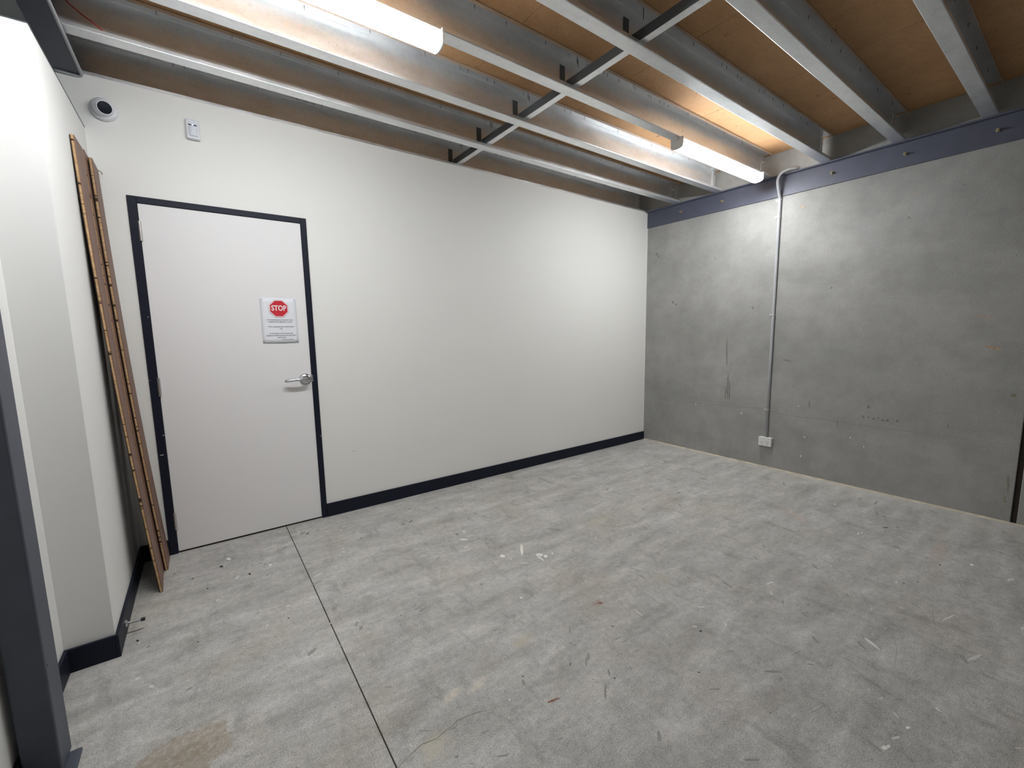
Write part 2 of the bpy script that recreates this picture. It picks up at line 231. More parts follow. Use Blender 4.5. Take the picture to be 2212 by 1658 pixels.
SC= [[(-1.437, -2.34), (-1.5, -2.457), (-1.58, -2.569)], [(-1.29, -2.371), (-1.491, -2.495), (-1.544, -2.544)], [(-0.564, -2.421), (-0.691, -2.508), (-0.715, -2.539), (-0.832, -2.593)], [(-1.089, -2.902), (-1.304, -2.982), (-1.456, -3.046)], [(-1.534, -2.897), (-1.793, -2.954)], [(-1.967, -2.855), (-2.051, -2.882), (-2.172, -2.904)], [(-1.439, -2.917), (-1.286, -3.036), (-1.158, -3.08)], [(-2.663, -2.786), (-2.564, -2.811)], [(-2.566, -2.814), (-2.594, -2.851)], [(-3.831, -1.761), (-3.776, -1.754), (-3.705, -1.742)], [(-3.599, -1.013), (-3.397, -1.054)], [(-3.644, -1.547), (-3.624, -1.646)], [(-3.193, -0.778), (-2.936, -1.003)], [(-3.794, -1.643), (-3.627, -1.644)], [(-3.085, -1.727), (-3.009, -1.823)], [(-3.789, -1.413), (-3.788, -1.502), (-3.784, -1.594)], [(-3.978, -1.325), (-3.973, -1.456)], [(-3.767, -1.21), (-3.712, -1.179)], [(-3.832, -0.804), (-3.681, -0.743)], [(-3.626, -0.611), (-3.502, -0.62)], [(-4.236, -0.756), (-4.141, -0.6)]]
CR= [[(-3.871, -2.114), (-3.852, -2.103), (-3.797, -2.076), (-3.766, -2.076), (-3.719, -2.082), (-3.674, -2.081), (-3.654, -2.075), (-3.635, -2.072), (-3.599, -2.073), (-3.562, -2.083), (-3.533, -2.088), (-3.502, -2.101), (-3.446, -2.116), (-3.39, -2.134)], [(-3.674, -2.086), (-3.647, -2.084), (-3.644, -2.072), (-3.654, -2.07)]]
WM= [('D', -2.1941, 0.6834, -0.0118, -0.0014, -0.0008, -0.0116), ('D', -2.1646, 0.5983, -0.0084, -0.0008, -0.0007, -0.0103), ('D', -2.2, 0.6006, -0.0071, -0.0007, -0.0005, -0.0073), ('D', -2.2334, 0.5911, -0.0093, -0.0009, -0.0005, -0.0072), ('D', -2.2636, 0.603, -0.0069, -0.0007, -0.0005, -0.0072), ('D', -2.293, 0.5888, -0.0113, -0.0011, -0.0005, -0.0071), ('D', -2.3206, 0.5931, -0.0101, -0.001, -0.0009, -0.0127), ('D', -2.3806, 0.597, -0.0076, -0.0008, -0.0008, -0.0112), ('D', -2.6622, 0.6048, -0.0028, -0.0003, -0.0016, -0.0195), ('D', -1.7739, 0.649, -0.0043, -0.0004, -0.003, -0.0478), ('D', -1.9941, 0.5077, -0.0039, -0.0003, -0.0023, -0.0337), ('D', -1.0508, 0.6586, -0.0075, -0.0007, -0.0014, -0.0293), ('D', -0.2192, 0.4727, -0.015, -0.0007, -0.0002, -0.0064), ('D', -0.1336, 2.1683, -0.0143, -0.0044, -0.0006, -0.0185), ('D', -0.1557, 2.1363, -0.0057, -0.0017, -0.0006, -0.0185), ('D', -0.4053, 1.5911, -0.0133, -0.003, -0.0004, -0.0114), ('D', -0.8367, 2.0246, -0.0045, -0.0014, -0.0006, -0.0124), ('D', -1.2384, 1.5141, -0.0079, -0.002, -0.0009, -0.0177), ('D', -1.8736, 1.6442, -0.0076, -0.0024, -0.0006, -0.0086), ('D', -0.3646, 1.6163, -0.0107, -0.0025, -0.0006, -0.0183), ('D', -2.3341, 2.107, -0.0052, -0.0023, -0.0008, -0.0107), ('D', -2.6125, 2.2619, -0.006, -0.0031, -0.0005, -0.0059), ('D', -1.0314, 0.7368, -0.0097, -0.001, -0.0067, -0.1414), ('D', -1.0528, 0.6917, -0.0072, -0.0007, -0.0045, -0.094), ('D', -1.0106, 0.6636, -0.0073, -0.0006, -0.0031, -0.0664), ('D', -1.5697, 1.0277, -0.0466, -0.0079, -0.0004, -0.0063), ('D', -1.0051, 1.0866, -0.0058, -0.0009, -0.0089, -0.1864), ('T', -1.6146, 2.3494, -0.0165, -0.0072, -0.0005, -0.0087), ('T', -2.3541, 2.2789, -0.0085, -0.0042, -0.0006, -0.0084), ('T', -2.8399, 1.1667, -0.0541, -0.0142, -0.0007, -0.0078), ('T', -2.7759, 1.3743, -0.0319, -0.01, -0.0006, -0.0067), ('M', -2.9816, 0.2647, -0.0068, -0.0002, -0.0049, -0.0567), ('M', -2.9756, 0.1579, -0.0046, 0.0, -0.0025, -0.0286), ('M', -2.9524, 0.8605, -0.0149, -0.0028, -0.0011, -0.0132), ('P', -1.1822, 0.4867, -0.0072, -0.0004, -0.0004, -0.0072), ('P', -1.6889, 0.6251, -0.0059, -0.0005, -0.0003, -0.0049), ('P', -1.7536, 0.3534, -0.0058, -0.0002, -0.0004, -0.0065), ('P', -1.7354, 0.1757, -0.0059, -0.0, -0.0005, -0.0082), ('P', -2.1852, 0.3558, -0.0048, -0.0002, -0.0004, -0.0059), ('P', -2.0895, 0.414, -0.005, -0.0003, -0.0004, -0.006), ('P', -0.6868, 0.5147, -0.0064, -0.0004, -0.0002, -0.0059)]
WC= [[(-0.011, 0.535), (-0.743, 0.528), (-1.41, 0.559), (-1.556, 0.529), (-1.779, 0.529), (-1.995, 0.531), (-2.121, 0.526), (-2.263, 0.53), (-2.678, 0.528), (-3.004, 0.53)], [(-0.804, 0.568), (-1.151, 0.566)], [(-1.035, 0.666), (-1.063, 0.596)]]
WHITE = wall_paint('white_wall_paint', (.85, .838, .80), .05)
WHITE_L = wall_paint('white_side_wall_paint', (.84, .835, .815), .04)
DOORW = wall_paint('white_door_paint', (.84, .822, .815), .02)
NAVY = plain('dark_navy_gloss', (.012, .014, .026), .5, 0, .1, spec=.2)
FLOOR = concrete_floor(); CONC = concrete_wall(); GALV = galv(); PLY = ply()
STEEL = plain('blue_grey_steel_paint', (.070, .080, .108), .5, .0, .08, 9, .1)
LEDG = plain('blue_grey_ledger_paint', (.080, .086, .122), .5, .0, .08, 9, .1)
ZINC = plain('zinc_clip', (.48, .50, .51), .4, .3, .05)
DKSTEEL_SHADE = plain('dark_steel_and_shade', (.10, .11, .12), .5, .4, .15)  # screws and brackets; also stands in for shade on bridging sides and wall top
CHROME = plain('satin_chrome', (.62, .63, .66), .22, 1.0, .04)
HINGE = plain('hinge_steel', (.55, .53, .50), .35, .9, .1)
PVC = plain('grey_pvc', (.42, .43, .45), .45)
WPLAS = plain('white_plastic', (.78, .78, .76), .4, 0, .02)
WPLAS2 = plain('cool_white_plastic', (.76, .765, .80), .45, 0, .02)
BLACK = plain('black_glass', (.010, .012, .020), .5, 0, .05, spec=.15)
RUBBER = plain('black_rubber', (.02, .02, .02), .7)
SEAL = plain('tan_sealant', (.56, .50, .39), .9, 0, .25, 12)
SLOT = plain('dark_joint', (.045, .035, .03), .95, 0, .3, 20)
BRASS = plain('yellow_zinc', (.42, .34, .20), .5, .5, .2)
PAPER = plain('paper', (.82, .83, .87), .6, 0, .01)
RED = plain('sign_red', (.60, .018, .03), .5, 0, .03)
PINK = plain('sign_pink', (.72, .38, .40), .5, 0, .03)
INK = plain('ink', (.05, .045, .06), .6)
WINK = plain('white_ink', (.85, .80, .80), .5, 0, .01)
CORE = board_core(); FACE = board_face('board_veneer', (.15, .075, .05), (.23, .125, .085))
BACKV = plain('board_backing', (.06, .03, .02), .7, 0, .2)
DIFF = emis('led_diffuser', (.93, .97, 1.0), LAMP)
LEDB = emis('blue_indicator', (.25, .42, 1.0), 2.2)
REDC = plain('red_cable', (.45, .03, .03), .5)
LENSM = plain('sensor_lens', (.72, .74, .80), .35, 0, .02)
KF = plain('black_mark', (.03, .03, .028), .8, 0, .2); GF = plain('grey_scuff', (.27, .267, .245), .8, 0, .2, 60)
WF = plain('white_paint_mark', (.78, .765, .72), .7, 0, .1, 30); LF = plain('faint_paint_mark', (.60, .595, .58), .8, 0, .12, 60)
RF = plain('brown_mark', (.27, .15, .10), .8, 0, .3, 60)
WD = plain('wall_scuff', (.21, .21, .195), .8, 0, .25, 60); TF = plain('rust_mark', (.42, .31, .21), .8, 0, .2, 60)
MF = plain('mould_mark', (.27, .258, .19), .9, 0, .3, 60)

# ---------------------------------------------------------------- helpers
def link_mesh(name, bm, m, parent=None, smooth=False):
    me = bpy.data.meshes.new(name); bmesh.ops.recalc_face_normals(bm, faces=bm.faces[:]); bm.to_mesh(me); bm.free()
    me.materials.append(m)
    if smooth:
        for p in me.polygons: p.use_smooth = True
    o = bpy.data.objects.new(name, me); C.objects.link(o)
    if parent: o.parent = parent
    return o
def box(bm, x0, x1, y0, y1, z0, z1, bev=0, seg=2):
    g = bmesh.ops.create_cube(bm, size=1)['verts']
    for v in g: v.co = Vector(((x0+x1)/2+v.co.x*(x1-x0), (y0+y1)/2+v.co.y*(y1-y0), (z0+z1)/2+v.co.z*(z1-z0)))
    if bev:
        es = {e for v in g for e in v.link_edges}
        bmesh.ops.bevel(bm, geom=list(es), offset=bev, segments=seg, affect='EDGES', profile=.5)
    return bm
def bx(*a, **k): return box(bmesh.new(), *a, **k)
def cyl(bm, a, b, r, r2=None, n=20):
    a, b = Vector(a), Vector(b); d = b-a
    M = Matrix.Translation((a+b)/2) @ d.to_track_quat('Z', 'Y').to_matrix().to_4x4()
    bmesh.ops.create_cone(bm, cap_ends=True, segments=n, radius1=r, radius2=r if r2 is None else r2, depth=d.length, matrix=M); return bm
def cl(*a, **k): return cyl(bmesh.new(), *a, **k)
def prism(bm, prof, axis, a, b):
    """extrude closed profile (list of 2-tuples) along axis x or y from a to b"""
    n = len(prof); f = (lambda p, t: (t, p[0], p[1])) if axis == 'x' else ((lambda p, t: (p[0], t, p[1])) if axis == 'y' else (lambda p, t: (p[0], p[1], t)))
    A = [bm.verts.new(f(p, a)) for p in prof]; B = [bm.verts.new(f(p, b)) for p in prof]
    for i in range(n): bm.faces.new((A[i], A[(i+1) % n], B[(i+1) % n], B[i]))
    bm.faces.new(A); bm.faces.new(B[::-1]); return bm
def tube(bm, pts, r, n=12):
    pts = [Vector(p) for p in pts]; rings = []
    for i, p in enumerate(pts):
        d = (pts[min(i+1, len(pts)-1)]-pts[max(i-1, 0)]).normalized()
        q = d.to_track_quat('Z', 'Y')
        rings.append([bm.verts.new(p + q @ Vector((r*math.cos(t*2*PI/n), r*math.sin(t*2*PI/n), 0))) for t in range(n)])
    for a, b in zip(rings, rings[1:]):
        # align rings
        k = min(range(n), key=lambda s: sum((a[i].co-b[(i+s) % n].co).length for i in range(n)))
        for i in range(n): bm.faces.new((a[i], a[(i+1) % n], b[(i+1+k) % n], b[(i+k) % n]))
    bm.faces.new(rings[0]); bm.faces.new(rings[-1][::-1]); return bm
def smooth_path(ctrl, sub=6):
    P = [Vector(c) for c in ctrl]; out = []
    for i in range(len(P)-1):
        p0, p1, p2, p3 = P[max(i-1, 0)], P[i], P[i+1], P[min(i+2, len(P)-1)]
        for k in range(sub):
            t = k/sub; out.append(.5*((2*p1)+(p2-p0)*t+(2*p0-5*p1+4*p2-p3)*t*t+(3*p1-p0-3*p2+p3)*t**3))
    return out+[P[-1]]
def thing(name, label, cat, loc=(0, 0, 0), group=None):
    o = bpy.data.objects.new(name, None); C.objects.link(o); o.location = loc
    o.empty_display_size = .05; o['label'] = label; o['category'] = cat
    if group: o['group'] = group
    return o
def tag(o, label, cat, group=None):
    o['label'] = label; o['category'] = cat
    if group: o['group'] = group
    return o
def structure(name, bm=None, m=None, label=None):
    if bm is None:
        o = bpy.data.objects.new(name, None); C.objects.link(o); o.empty_display_size = .05
    else: o = link_mesh(name, bm, m)
    o['kind'] = 'structure'
    if label: o['label'] = label
    return o
def put(root, o):
    """parent o to root keeping its world coordinates (roots are only translated)"""
    o.parent = root; o.location = o.location - root.location; return o
def part(root, name, bm, m, smooth=False):
    return put(root, link_mesh(name, bm, m, None, smooth))
def sub(par, name, bm, m, smooth=False):
    o = link_mesh(name, bm, m, None, smooth); o.parent = par
    # par sits at -root.location in its root frame, so world coordinates carry over
    return o
def auto_smooth(o, ang=40):
    me = o.data
    for p in me.polygons: p.use_smooth = True
    try: me.set_sharp_from_angle(angle=math.radians(ang))
    except Exception: pass
    return o

XL, YE, XW, HW = -4.605, -0.937, -4.752, 2.652
# ================================================================ FLOOR
fl = structure('floor', bx(-6.2, .3, -7.5, .3, -.16, -.10), SLOT, 'grey concrete floor slab with a saw cut joint')
JX = -3.856
slab1 = sub(fl, 'slab', bx(-6.2, JX-.0022, -7.5, .25, -.10, 0, bev=.0008, seg=1), FLOOR)
slab2 = sub(fl, 'slab', bx(JX+.0022, .25, -7.5, .25, -.10, 0, bev=.0008, seg=1), FLOOR)
sub(fl, 'joint_filler', bx(JX-.0022, JX+.0022, -7.5, 0, -.05, -.004), SLOT)
def blobs(rows, h, plane='z'):
    bm = bmesh.new()
    h0 = h
    for (cx, cy, ax, ay, bx_, by) in rows:
        h = h0*random.uniform(.7, 1.4)
        n = 11; vs = []
        k1, k2, ph = random.uniform(.1, .35), random.uniform(.05, .2), random.uniform(0, 6)
        for i in range(n):
            t = i*2*PI/n; r = 1+k1*math.sin(2*t+ph)+k2*math.sin(5*t+ph*2)+random.uniform(-.12, .12)
            u, v = cx+(ax*math.cos(t)+bx_*math.sin(t))*r, cy+(ay*math.cos(t)+by*math.sin(t))*r
            vs.append((u, v))
        prism_flat(bm, vs, h, plane)
    return bm
def prism_flat(bm, vs, h, plane):
    if plane == 'z': A = [bm.verts.new((u, v, 0)) for u, v in vs]; B = [bm.verts.new((u, v, h)) for u, v in vs]
    else: A = [bm.verts.new((0, u, v)) for u, v in vs]; B = [bm.verts.new((-h, u, v)) for u, v in vs]
    n = len(vs)
    for i in range(n): bm.faces.new((A[i], A[(i+1) % n], B[(i+1) % n], B[i]))
    bm.faces.new(B)
def ribbon(bm, pts, wd, h, plane='z', jit=.0):
    P = [Vector(p) for p in pts]; Q = []
    for a, b in zip(P, P[1:]):
        k = max(1, int((b-a).length/.03))
        for i in range(k):
            q = a.lerp(b, i/k); Q.append(q+Vector((random.uniform(-jit, jit), random.uniform(-jit, jit))))
    Q.append(P[-1]); L, R = [], []
    for i, q in enumerate(Q):
        d = (Q[min(i+1, len(Q)-1)]-Q[max(i-1, 0)]).normalized(); n = Vector((-d.y, d.x))
        e = wd*.5*(.25+.75*math.sin(PI*(i+.4)/(len(Q)-.2)))*random.uniform(.6, 1.3)
        L.append(q+n*e); R.append(q-n*e)
    mk = (lambda p, z: bm.verts.new((p.x, p.y, z))) if plane == 'z' else (lambda p, z: bm.verts.new((-z, p.x, p.y)))
    l = [mk(p, h) for p in L]; r = [mk(p, h) for p in R]
    for i in range(len(Q)-1): bm.faces.new((l[i], l[i+1], r[i+1], r[i]))
def stuff(par, name, bm, m):
    o = sub(par, name, bm, m); o['kind'] = 'stuff'; return o
for kd, nm, mt in (('W', 'white_paint_spot', WF), ('L', 'faint_paint_smear', LF), ('K', 'black_spot', KF), ('G', 'grey_scuff', GF), ('R', 'brown_splinter', RF)):
    stuff(fl, nm, blobs([r[1:] for r in FL if r[0] == kd and abs(r[3])+abs(r[4]) > 1e-4], .0006 if kd in 'WK' else .0004), mt)
def inside(x, y): return -4.55 < x < -.1 and -3.1 < y < -.1
rows = []
for _ in range(420):
    x, y = random.uniform(-4.5, -.1), -3.1*random.random()**.8
    L_, a = random.choice((.004, .006, .009, .014, .022, .03))*random.uniform(.7, 1.3), random.gauss(.75, .45)
    L_ *= min(1, .25+.28*math.hypot(x+4.22, y+3.27))
    wd = L_*random.uniform(.12, .45); rows.append((x, y, L_*math.cos(a), L_*math.sin(a), -wd*math.sin(a), wd*math.cos(a)))
stuff(fl, 'small_scuff', blobs(rows[:230], .0004), plain('small_scuff', (.31, .30, .28), .85, 0, .2, 60))
stuff(fl, 'dust_fleck', blobs([tuple(v*(1 if i < 2 else .5) for i, v in enumerate(r)) for r in rows[230:]], .0004), plain('dust_fleck', (.60, .59, .57), .85, 0, .2, 60))
bm = bmesh.new()
for l in SC: ribbon(bm, l, .0018, .0003, jit=.002)
stuff(fl, 'scratch', bm, GF)
bm = bmesh.new()
for l in CR: ribbon(bm, l, 0.0026, .0003, jit=.005)
stuff(fl, 'crack', bm, plain('crack_dark', (.20, .19, .15), .9))

# ================================================================ WALLS
wb_ = structure('wall_back', None, None, 'white painted back wall with a flush white door')
def wpiece(x0, x1, z0, z1, y0=0, y1=.12): return box(bmesh.new(), x0, x1, y0, y1, z0, z1)
F0, F1, FT = -4.476, -3.592, 2.075
bm = bmesh.new(); box(bm, -5.4, F0, 0, .12, 0, HW); box(bm, F1, 0, 0, .12, 0, HW); box(bm, F0, F1, 0, .12, FT, HW)
box(bm, -5.4, -4.70, 0, .12, HW, 3.2)
sub(wb_, 'wall_lining', bm, WHITE)
bm = bmesh.new(); box(bm, -4.58, 0, -.003, .02, HW-.004, HW+.004); sub(wb_, 'ceiling_track', bm, GALV)
bm = bmesh.new(); box(bm, -.004, 0, -.003, .0, 0.0, HW-.03); sub(wb_, 'corner_bead', bm, WHITE)
box_m = bmesh.new(); ribbon(box_m, [(-3.395, .455), (-3.375, .445), (-3.365, .452)], .004, .0004)
for v in box_m.verts: v.co = Vector((v.co.x, -.0005, v.co.y))
stuff(wb_, 'scuff', box_m, LF)

wl = structure('wall_left', None, None, 'white side wall stepping back beside a steel post')
sub(wl, 'wall_lining', bx(-4.86, XL, YE, 0, 0, 2.385), WHITE_L)
sub(wl, 'wall_lining', bx(-4.86, XW, -7.5, YE, 0, 2.40), WHITE_L)
sub(wl, 'shadow_strip', bx(-4.86, XL+.0015, YE-.001, 0, 2.385, 2.389), DKSTEEL_SHADE)  # dark strip painting in the thin shadow line along the wall top
s_side = structure('wall_side', bx(-5.52, -5.40, -7.5, .12, 0, 3.2), WHITE_L, 'pale wall glimpsed beyond the low side wall')

wr = structure('wall_right', None, None, 'grey precast concrete wall of tilt-up panels')
sub(wr, 'panel', bx(0, .2, -3.012, .25, 0, 3.0, bev=.004, seg=2), CONC)
sub(wr, 'panel', bx(0, .2, -7.5, -3.040, 0, 3.0, bev=.004, seg=2), CONC)
sub(wr, 'joint_sealant', bx(.022, .1, -3.04, -3.012, 0, 3.0), SLOT)
bm = bmesh.new(); prism(bm, [(0, 0), (-.012, 0), (0, .010)], 'y', -7.5, -.01)
sub(wr, 'floor_sealant', bm, SEAL)
for kd, nm, mt in (('D', 'dark_scuff', WD), ('T', 'rust_stain', TF), ('M', 'mould_stain', MF), ('P', 'plaster_spot', WF)):
    stuff(wr, nm, blobs([r[1:] for r in WM if r[0] == kd], .0004, 'x'), mt)
bm = bmesh.new()
for l in WC: ribbon(bm, l, .003, .0003, 'x', .002)
stuff(wr, 'hairline_crack', bm, WD)

# skirtings
T = .012
def skirt(name, bm, label): 
    o = structure(name, bm, NAVY, label); return o
skirt('baseboard_back', box(box(bmesh.new(), F1, 0, -T, 0, 0, .097, bev=.002), XL, F0, -T, 0, 0, .097, bev=.002), 'black skirting board along the white wall')
skirt('baseboard_left', bx(XL, XL+T, YE-T, 0, 0, .097, bev=.002), 'black skirting board behind the leaning boards')
skirt('baseboard_step', bx(XW, XL, YE-T, YE, 0, .097, bev=.002), 'black skirting board on the wall step')
skirt('baseboard_side', bx(XW, XW+T, -7.5, YE-T, 0, .097, bev=.002), 'black skirting board behind the steel post')

# ================================================================ DOOR
D0, D1, DT = -4.4365, -3.6265, 2.04
dr = structure('door_1', None, None, 'white flush door in a black steel frame')
leaf = sub(dr, 'door_leaf', bx(D0+.002, D1-.002, -.002, .038, .012, DT-.002, bev=.0015), DOORW)
bm = bmesh.new()
box(bm, F0, D0, -.008, .11, 0, FT, bev=.002); box(bm, D1, F1, -.008, .11, 0, FT, bev=.002); box(bm, D0, D1, -.008, .11, DT, FT, bev=.002)
box(bm, D0, D1, .042, .11, 0, DT)
fr = sub(dr, 'door_frame', bm, NAVY)
bm = bmesh.new()
for (x, z, w_, h_) in ((-4.458, .62, .016, .003), (-4.44, .735, .006, .004), (-4.445, 1.42, .004, .003), (-3.60, .60, .003, .006), (-3.52, .03, .002, .006), (-4.47, 1.06, .004, .002)):
    if x > F1: continue
    box(bm, x-w_/2, x+w_/2, -.0086, -.0078, z-h_/2, z+h_/2)
stuff(fr, 'paint_chip', bm, WF)
for z in (.205, 1.018, 1.890):
    bm = cl((D0+.002, -.009, z-.052), (D0+.002, -.009, z+.052), .0065, n=12)
    box(bm, D0+.002, D0+.010, -.0045, .0, z-.05, z+.05)
    for k in (-.052, -.018, .018, .052): cyl(bm, (D0+.002, -.009, z+k-.0012), (D0+.002, -.009, z+k+.0012), .0075, n=12)
    h = sub(dr, 'hinge', bm, HINGE)
hx, hz = -3.668, 1.010
bm = cl((hx, -.002, hz), (hx, -.012, hz), .038, .036, n=40); cyl(bm, (hx, -.012, hz), (hx, -.020, hz), .033, .022, n=40)
cyl(bm, (hx, -.020, hz), (hx, -.052, hz), .012, n=24)
hd = auto_smooth(sub(dr, 'door_handle', bm, CHROME))
bm = bmesh.new()
path = smooth_path([(hx+.008, -.052, hz+.002), (hx-.03, -.057, hz+.003), (hx-.075, -.058, hz+.001), (hx-.108, -.053, hz-.002), (hx-.124, -.043, hz-.003)], 5)
tube(bm, path, .0112, 14)
for v in bm.verts: v.co.z = hz+(v.co.z-hz)*.85
auto_smooth(sub(hd, 'lever', bm, CHROME), 60)
sub(dr, 'strike_plate', bx(D1-.001, D1+.006, -.0092, -.004, hz-.022, hz+.026), HINGE)
sub(dr, 'door_sweep_gap', bx(D0, D1, .005, .03, .0, .012), SLOT)

# ---- notice on the door
def text_mesh(lines):
    bm = bmesh.new(); dg = None
    for (s, size, x, z, al) in lines:
        cu = bpy.data.curves.new('t', 'FONT'); cu.body = s; cu.size = size; cu.align_x = al; cu.align_y = 'CENTER'
        cu.offset = size*(.028 if size > .02 else .012); cu.resolution_u = 3
        o = bpy.data.objects.new('t', cu); C.objects.link(o)
        bpy.context.view_layer.update(); dg = bpy.context.evaluated_depsgraph_get()
        me = bpy.data.meshes.new_from_object(o.evaluated_get(dg))
        me.transform(Matrix.Translation((x, 0, z)) @ Matrix.Rotation(PI/2, 4, 'X'))
        bm.from_mesh(me); bpy.data.objects.remove(o); bpy.data.meshes.remove(me); bpy.data.curves.remove(cu)
    return bm
sg = thing('paper_notice', 'white paper notice with a red stop octagon, pinned on the door', 'notice', (-3.794, -.002, 1.405))
sx, sz = -3.794, 1.403
bm = bmesh.new(); nx, nz = 8, 10; g = {}
for i in range(nx+1):
    for j in range(nz+1):
        a, c = i/nx, j/nz
        lift = .0035*math.sin(PI*a)*(1-c)**2 + .002*math.sin(PI*c)*(.5+.5*math.cos(PI*a*2)) 
        g[i, j] = bm.verts.new((sx-.104+.208*a, -.0028-lift*.9, sz-.146+.294*c))
for i in range(nx):
    for j in range(nz): bm.faces.new((g[i, j], g[i+1, j], g[i+1, j+1], g[i, j+1]))
pp = part(sg, 'sheet', bm, PAPER, True)
sm = pp.modifiers.new('s', 'SOLIDIFY'); sm.thickness = .0003; sm.offset = 0
ox, oz = -3.793, 1.482
def octa(r, y, ang=PI/8):
    bm = bmesh.new(); A = [bm.verts.new((ox+r*math.cos(ang+i*PI/4), y, oz+r*math.sin(ang+i*PI/4))) for i in range(8)]
    bm.faces.new(A[::-1]); return bm
def octw(r, y0, y1):
    bm = bmesh.new(); prism(bm, [(ox+r*math.cos(PI/8+i*PI/4), oz+r*math.sin(PI/8+i*PI/4)) for i in range(8)], 'y', y0, y1); return bm
part(sg, 'octagon_rim', octw(.0600, -.0066, -.0055), PINK)
part(sg, 'octagon_border', octw(.0580, -.0070, -.0060), WINK)
octo = part(sg, 'octagon', octw(.0535, -.0074, -.0064), RED)
bm = text_mesh([('STOP', .047, ox, oz+.001, 'CENTER')])
for v in bm.verts: v.co.x = ox+(v.co.x-ox)*.76; v.co.y = -.0077
o = sub(octo, 'stop_lettering', bm, WINK)
TL = [('IF YOU ARE READING THIS SIGN THEN I', .0088, -3.790, 1.4085), ('REGRET THAT I AM WITH A CLIENT', .0088, -3.789, 1.3955), ('- - -', .007, -3.788, 1.382),
      ('STAFF - PLEASE USE THE OTHER DOORS', .0088, -3.789, 1.3645), ('THX', .0085, -3.788, 1.351), ('- - -', .007, -3.788, 1.338),
      ('IF YOU NEED TO USE THE KITCHEN', .0088, -3.789, 1.3205), ('PLEASE COORDINATE AROUND THE CLIENT', .0088, -3.789, 1.3075), ('AND KNOCK', .0088, -3.788, 1.2945),
      ('Thank you - the office', .0078, -3.756, 1.2815)]
bm = text_mesh([(s, z_*.95, x, z, 'CENTER') for s, z_, x, z in TL])
for v in bm.verts: v.co.y = -.0079
part(sg, 'small_print', bm, INK)
for x, z in ((sx-.093, sz+.135), (sx+.093, sz+.135), (sx-.093, sz-.133), (sx+.09, sz-.133)):
    part(sg, 'putty_dot', cl((x, -.002, z), (x, -.0075, z), .0035, .0025, n=12), plain('putty', (.50, .51, .57), .7))

# ================================================================ CEILING
ce = structure('ceiling', bx(-4.72, 0, -5.2, .12, 2.874, 2.90), SLOT, 'brown particleboard flooring seen from below')
xs = [-4.72, -4.42, -3.603, -2.787, -1.97, -1.153, -.336, 0]
for a, b in zip(xs, xs[1:]):
    sub(ce, 'sheet', bx(a+.0012, b-.0012, -5.2, .12, 2.852, 2.874, bev=.001, seg=1), PLY)
# joists
ORD = ['first', 'second', 'third', 'fourth', 'fifth', 'sixth', 'seventh', 'eighth', 'ninth']
def cee(bm, yf, x0, x1, z0=2.652, z1=2.850, wd=.076, lip=.019, t=.0022):
    """C-section, web at the far side yf, open towards -y"""
    yn = yf-wd; r = .004
    outer = [(yn, z0+lip), (yn, z0+r), (yn+r*.3, z0+r*.3), (yn+r, z0), (yf-r, z0), (yf-r*.3, z0+r*.3), (yf, z0+r), (yf, z1-r), (yf-r*.3, z1-r*.3), (yf-r, z1), (yn+r, z1), (yn+r*.3, z1-r*.3), (yn, z1-r), (yn, z1-lip)]
    inner = [(yn+t, z1-lip), (yn+t, z1-r), (yn+r, z1-t), (yf-r, z1-t), (yf-t, z1-r), (yf-t, z0+r), (yf-r, z0+t), (yn+r, z0+t), (yn+t, z0+r), (yn+t, z0+lip)]
    P = outer+inner; n = len(P)
    A = [bm.verts.new((x0, *p)) for p in P]; B = [bm.verts.new((x1, *p)) for p in P]
    for i in range(n): bm.faces.new((A[i], A[(i+1) % n], B[(i+1) % n], B[i]))
    return bm
JY = [.09, -.365, -.825, -1.285, -1.745, -2.205, -2.665, -3.125]
SCREW = {3: [-4.3,-3.95,-3.62,-3.3,-3.05,-2.866,-2.615,-2.44,-2.291,-2.165,-2.125,-2.023,-1.9,-1.874,-1.73,-1.709,-1.608,-1.563,-1.51,-1.30,-1.05,-.8,-.5]}
screw_me = None
for k, y in enumerate(JY):
    where = 'directly above the white wall' if k == 0 else ORD[k]+' out from the joist above the white wall' if k else ''
    if k: where = ORD[k-1]+' one out from the white wall'
    extra = {3: ', carrying the LED battens'}.get(k, '')
    j = thing('joist', 'galvanised steel ceiling joist, '+where+extra, 'joist', (-4.58, y, 2.652), 'galvanised joists under the floor sheets')
    part(j, 'channel', cee(bmesh.new(), y, -4.66, -.046), GALV)
    xsn = SCREW.get(k)
    if xsn is None:
        xsn = []; x = -4.4+random.uniform(0, .2)
        while x < -.2: xsn.append(x); x += random.choice((.14, .22, .3, .3, .36, .05))
        if k in (7, 8): xsn = []
    for x in xsn:
        if screw_me is None:
            s = link_mesh('screw', cyl(bmesh.new(), (0, 0, 0), (0, 0, -.020), .0019, .0008, n=6), DKSTEEL_SHADE); screw_me = s.data
        else: s = bpy.data.objects.new('screw', screw_me); C.objects.link(s)
        s.parent = j; s.location = (x+4.58, -.045+random.uniform(-.008, .012), 2.848-2.652)
    bm = bx(-.095, -.046, y-.009, y-.0025, 2.658, 2.84, bev=.001)
    cyl(bm, (-.07, y-.0095, 2.70), (-.07, y-.018, 2.70), .008, n=6); cyl(bm, (-.07, y-.0095, 2.79), (-.07, y-.018, 2.79), .008, n=6)
    part(j, 'end_cleat', bm, GALV)
    if k in (0, 1): part(j, 'paper_tag', bx(-.26 if k == 0 else -.175, -.20 if k == 0 else -.115, y-.011, y-.0095, 2.70 if k == 0 else 2.715, 2.74 if k == 0 else 2.755), WPLAS)
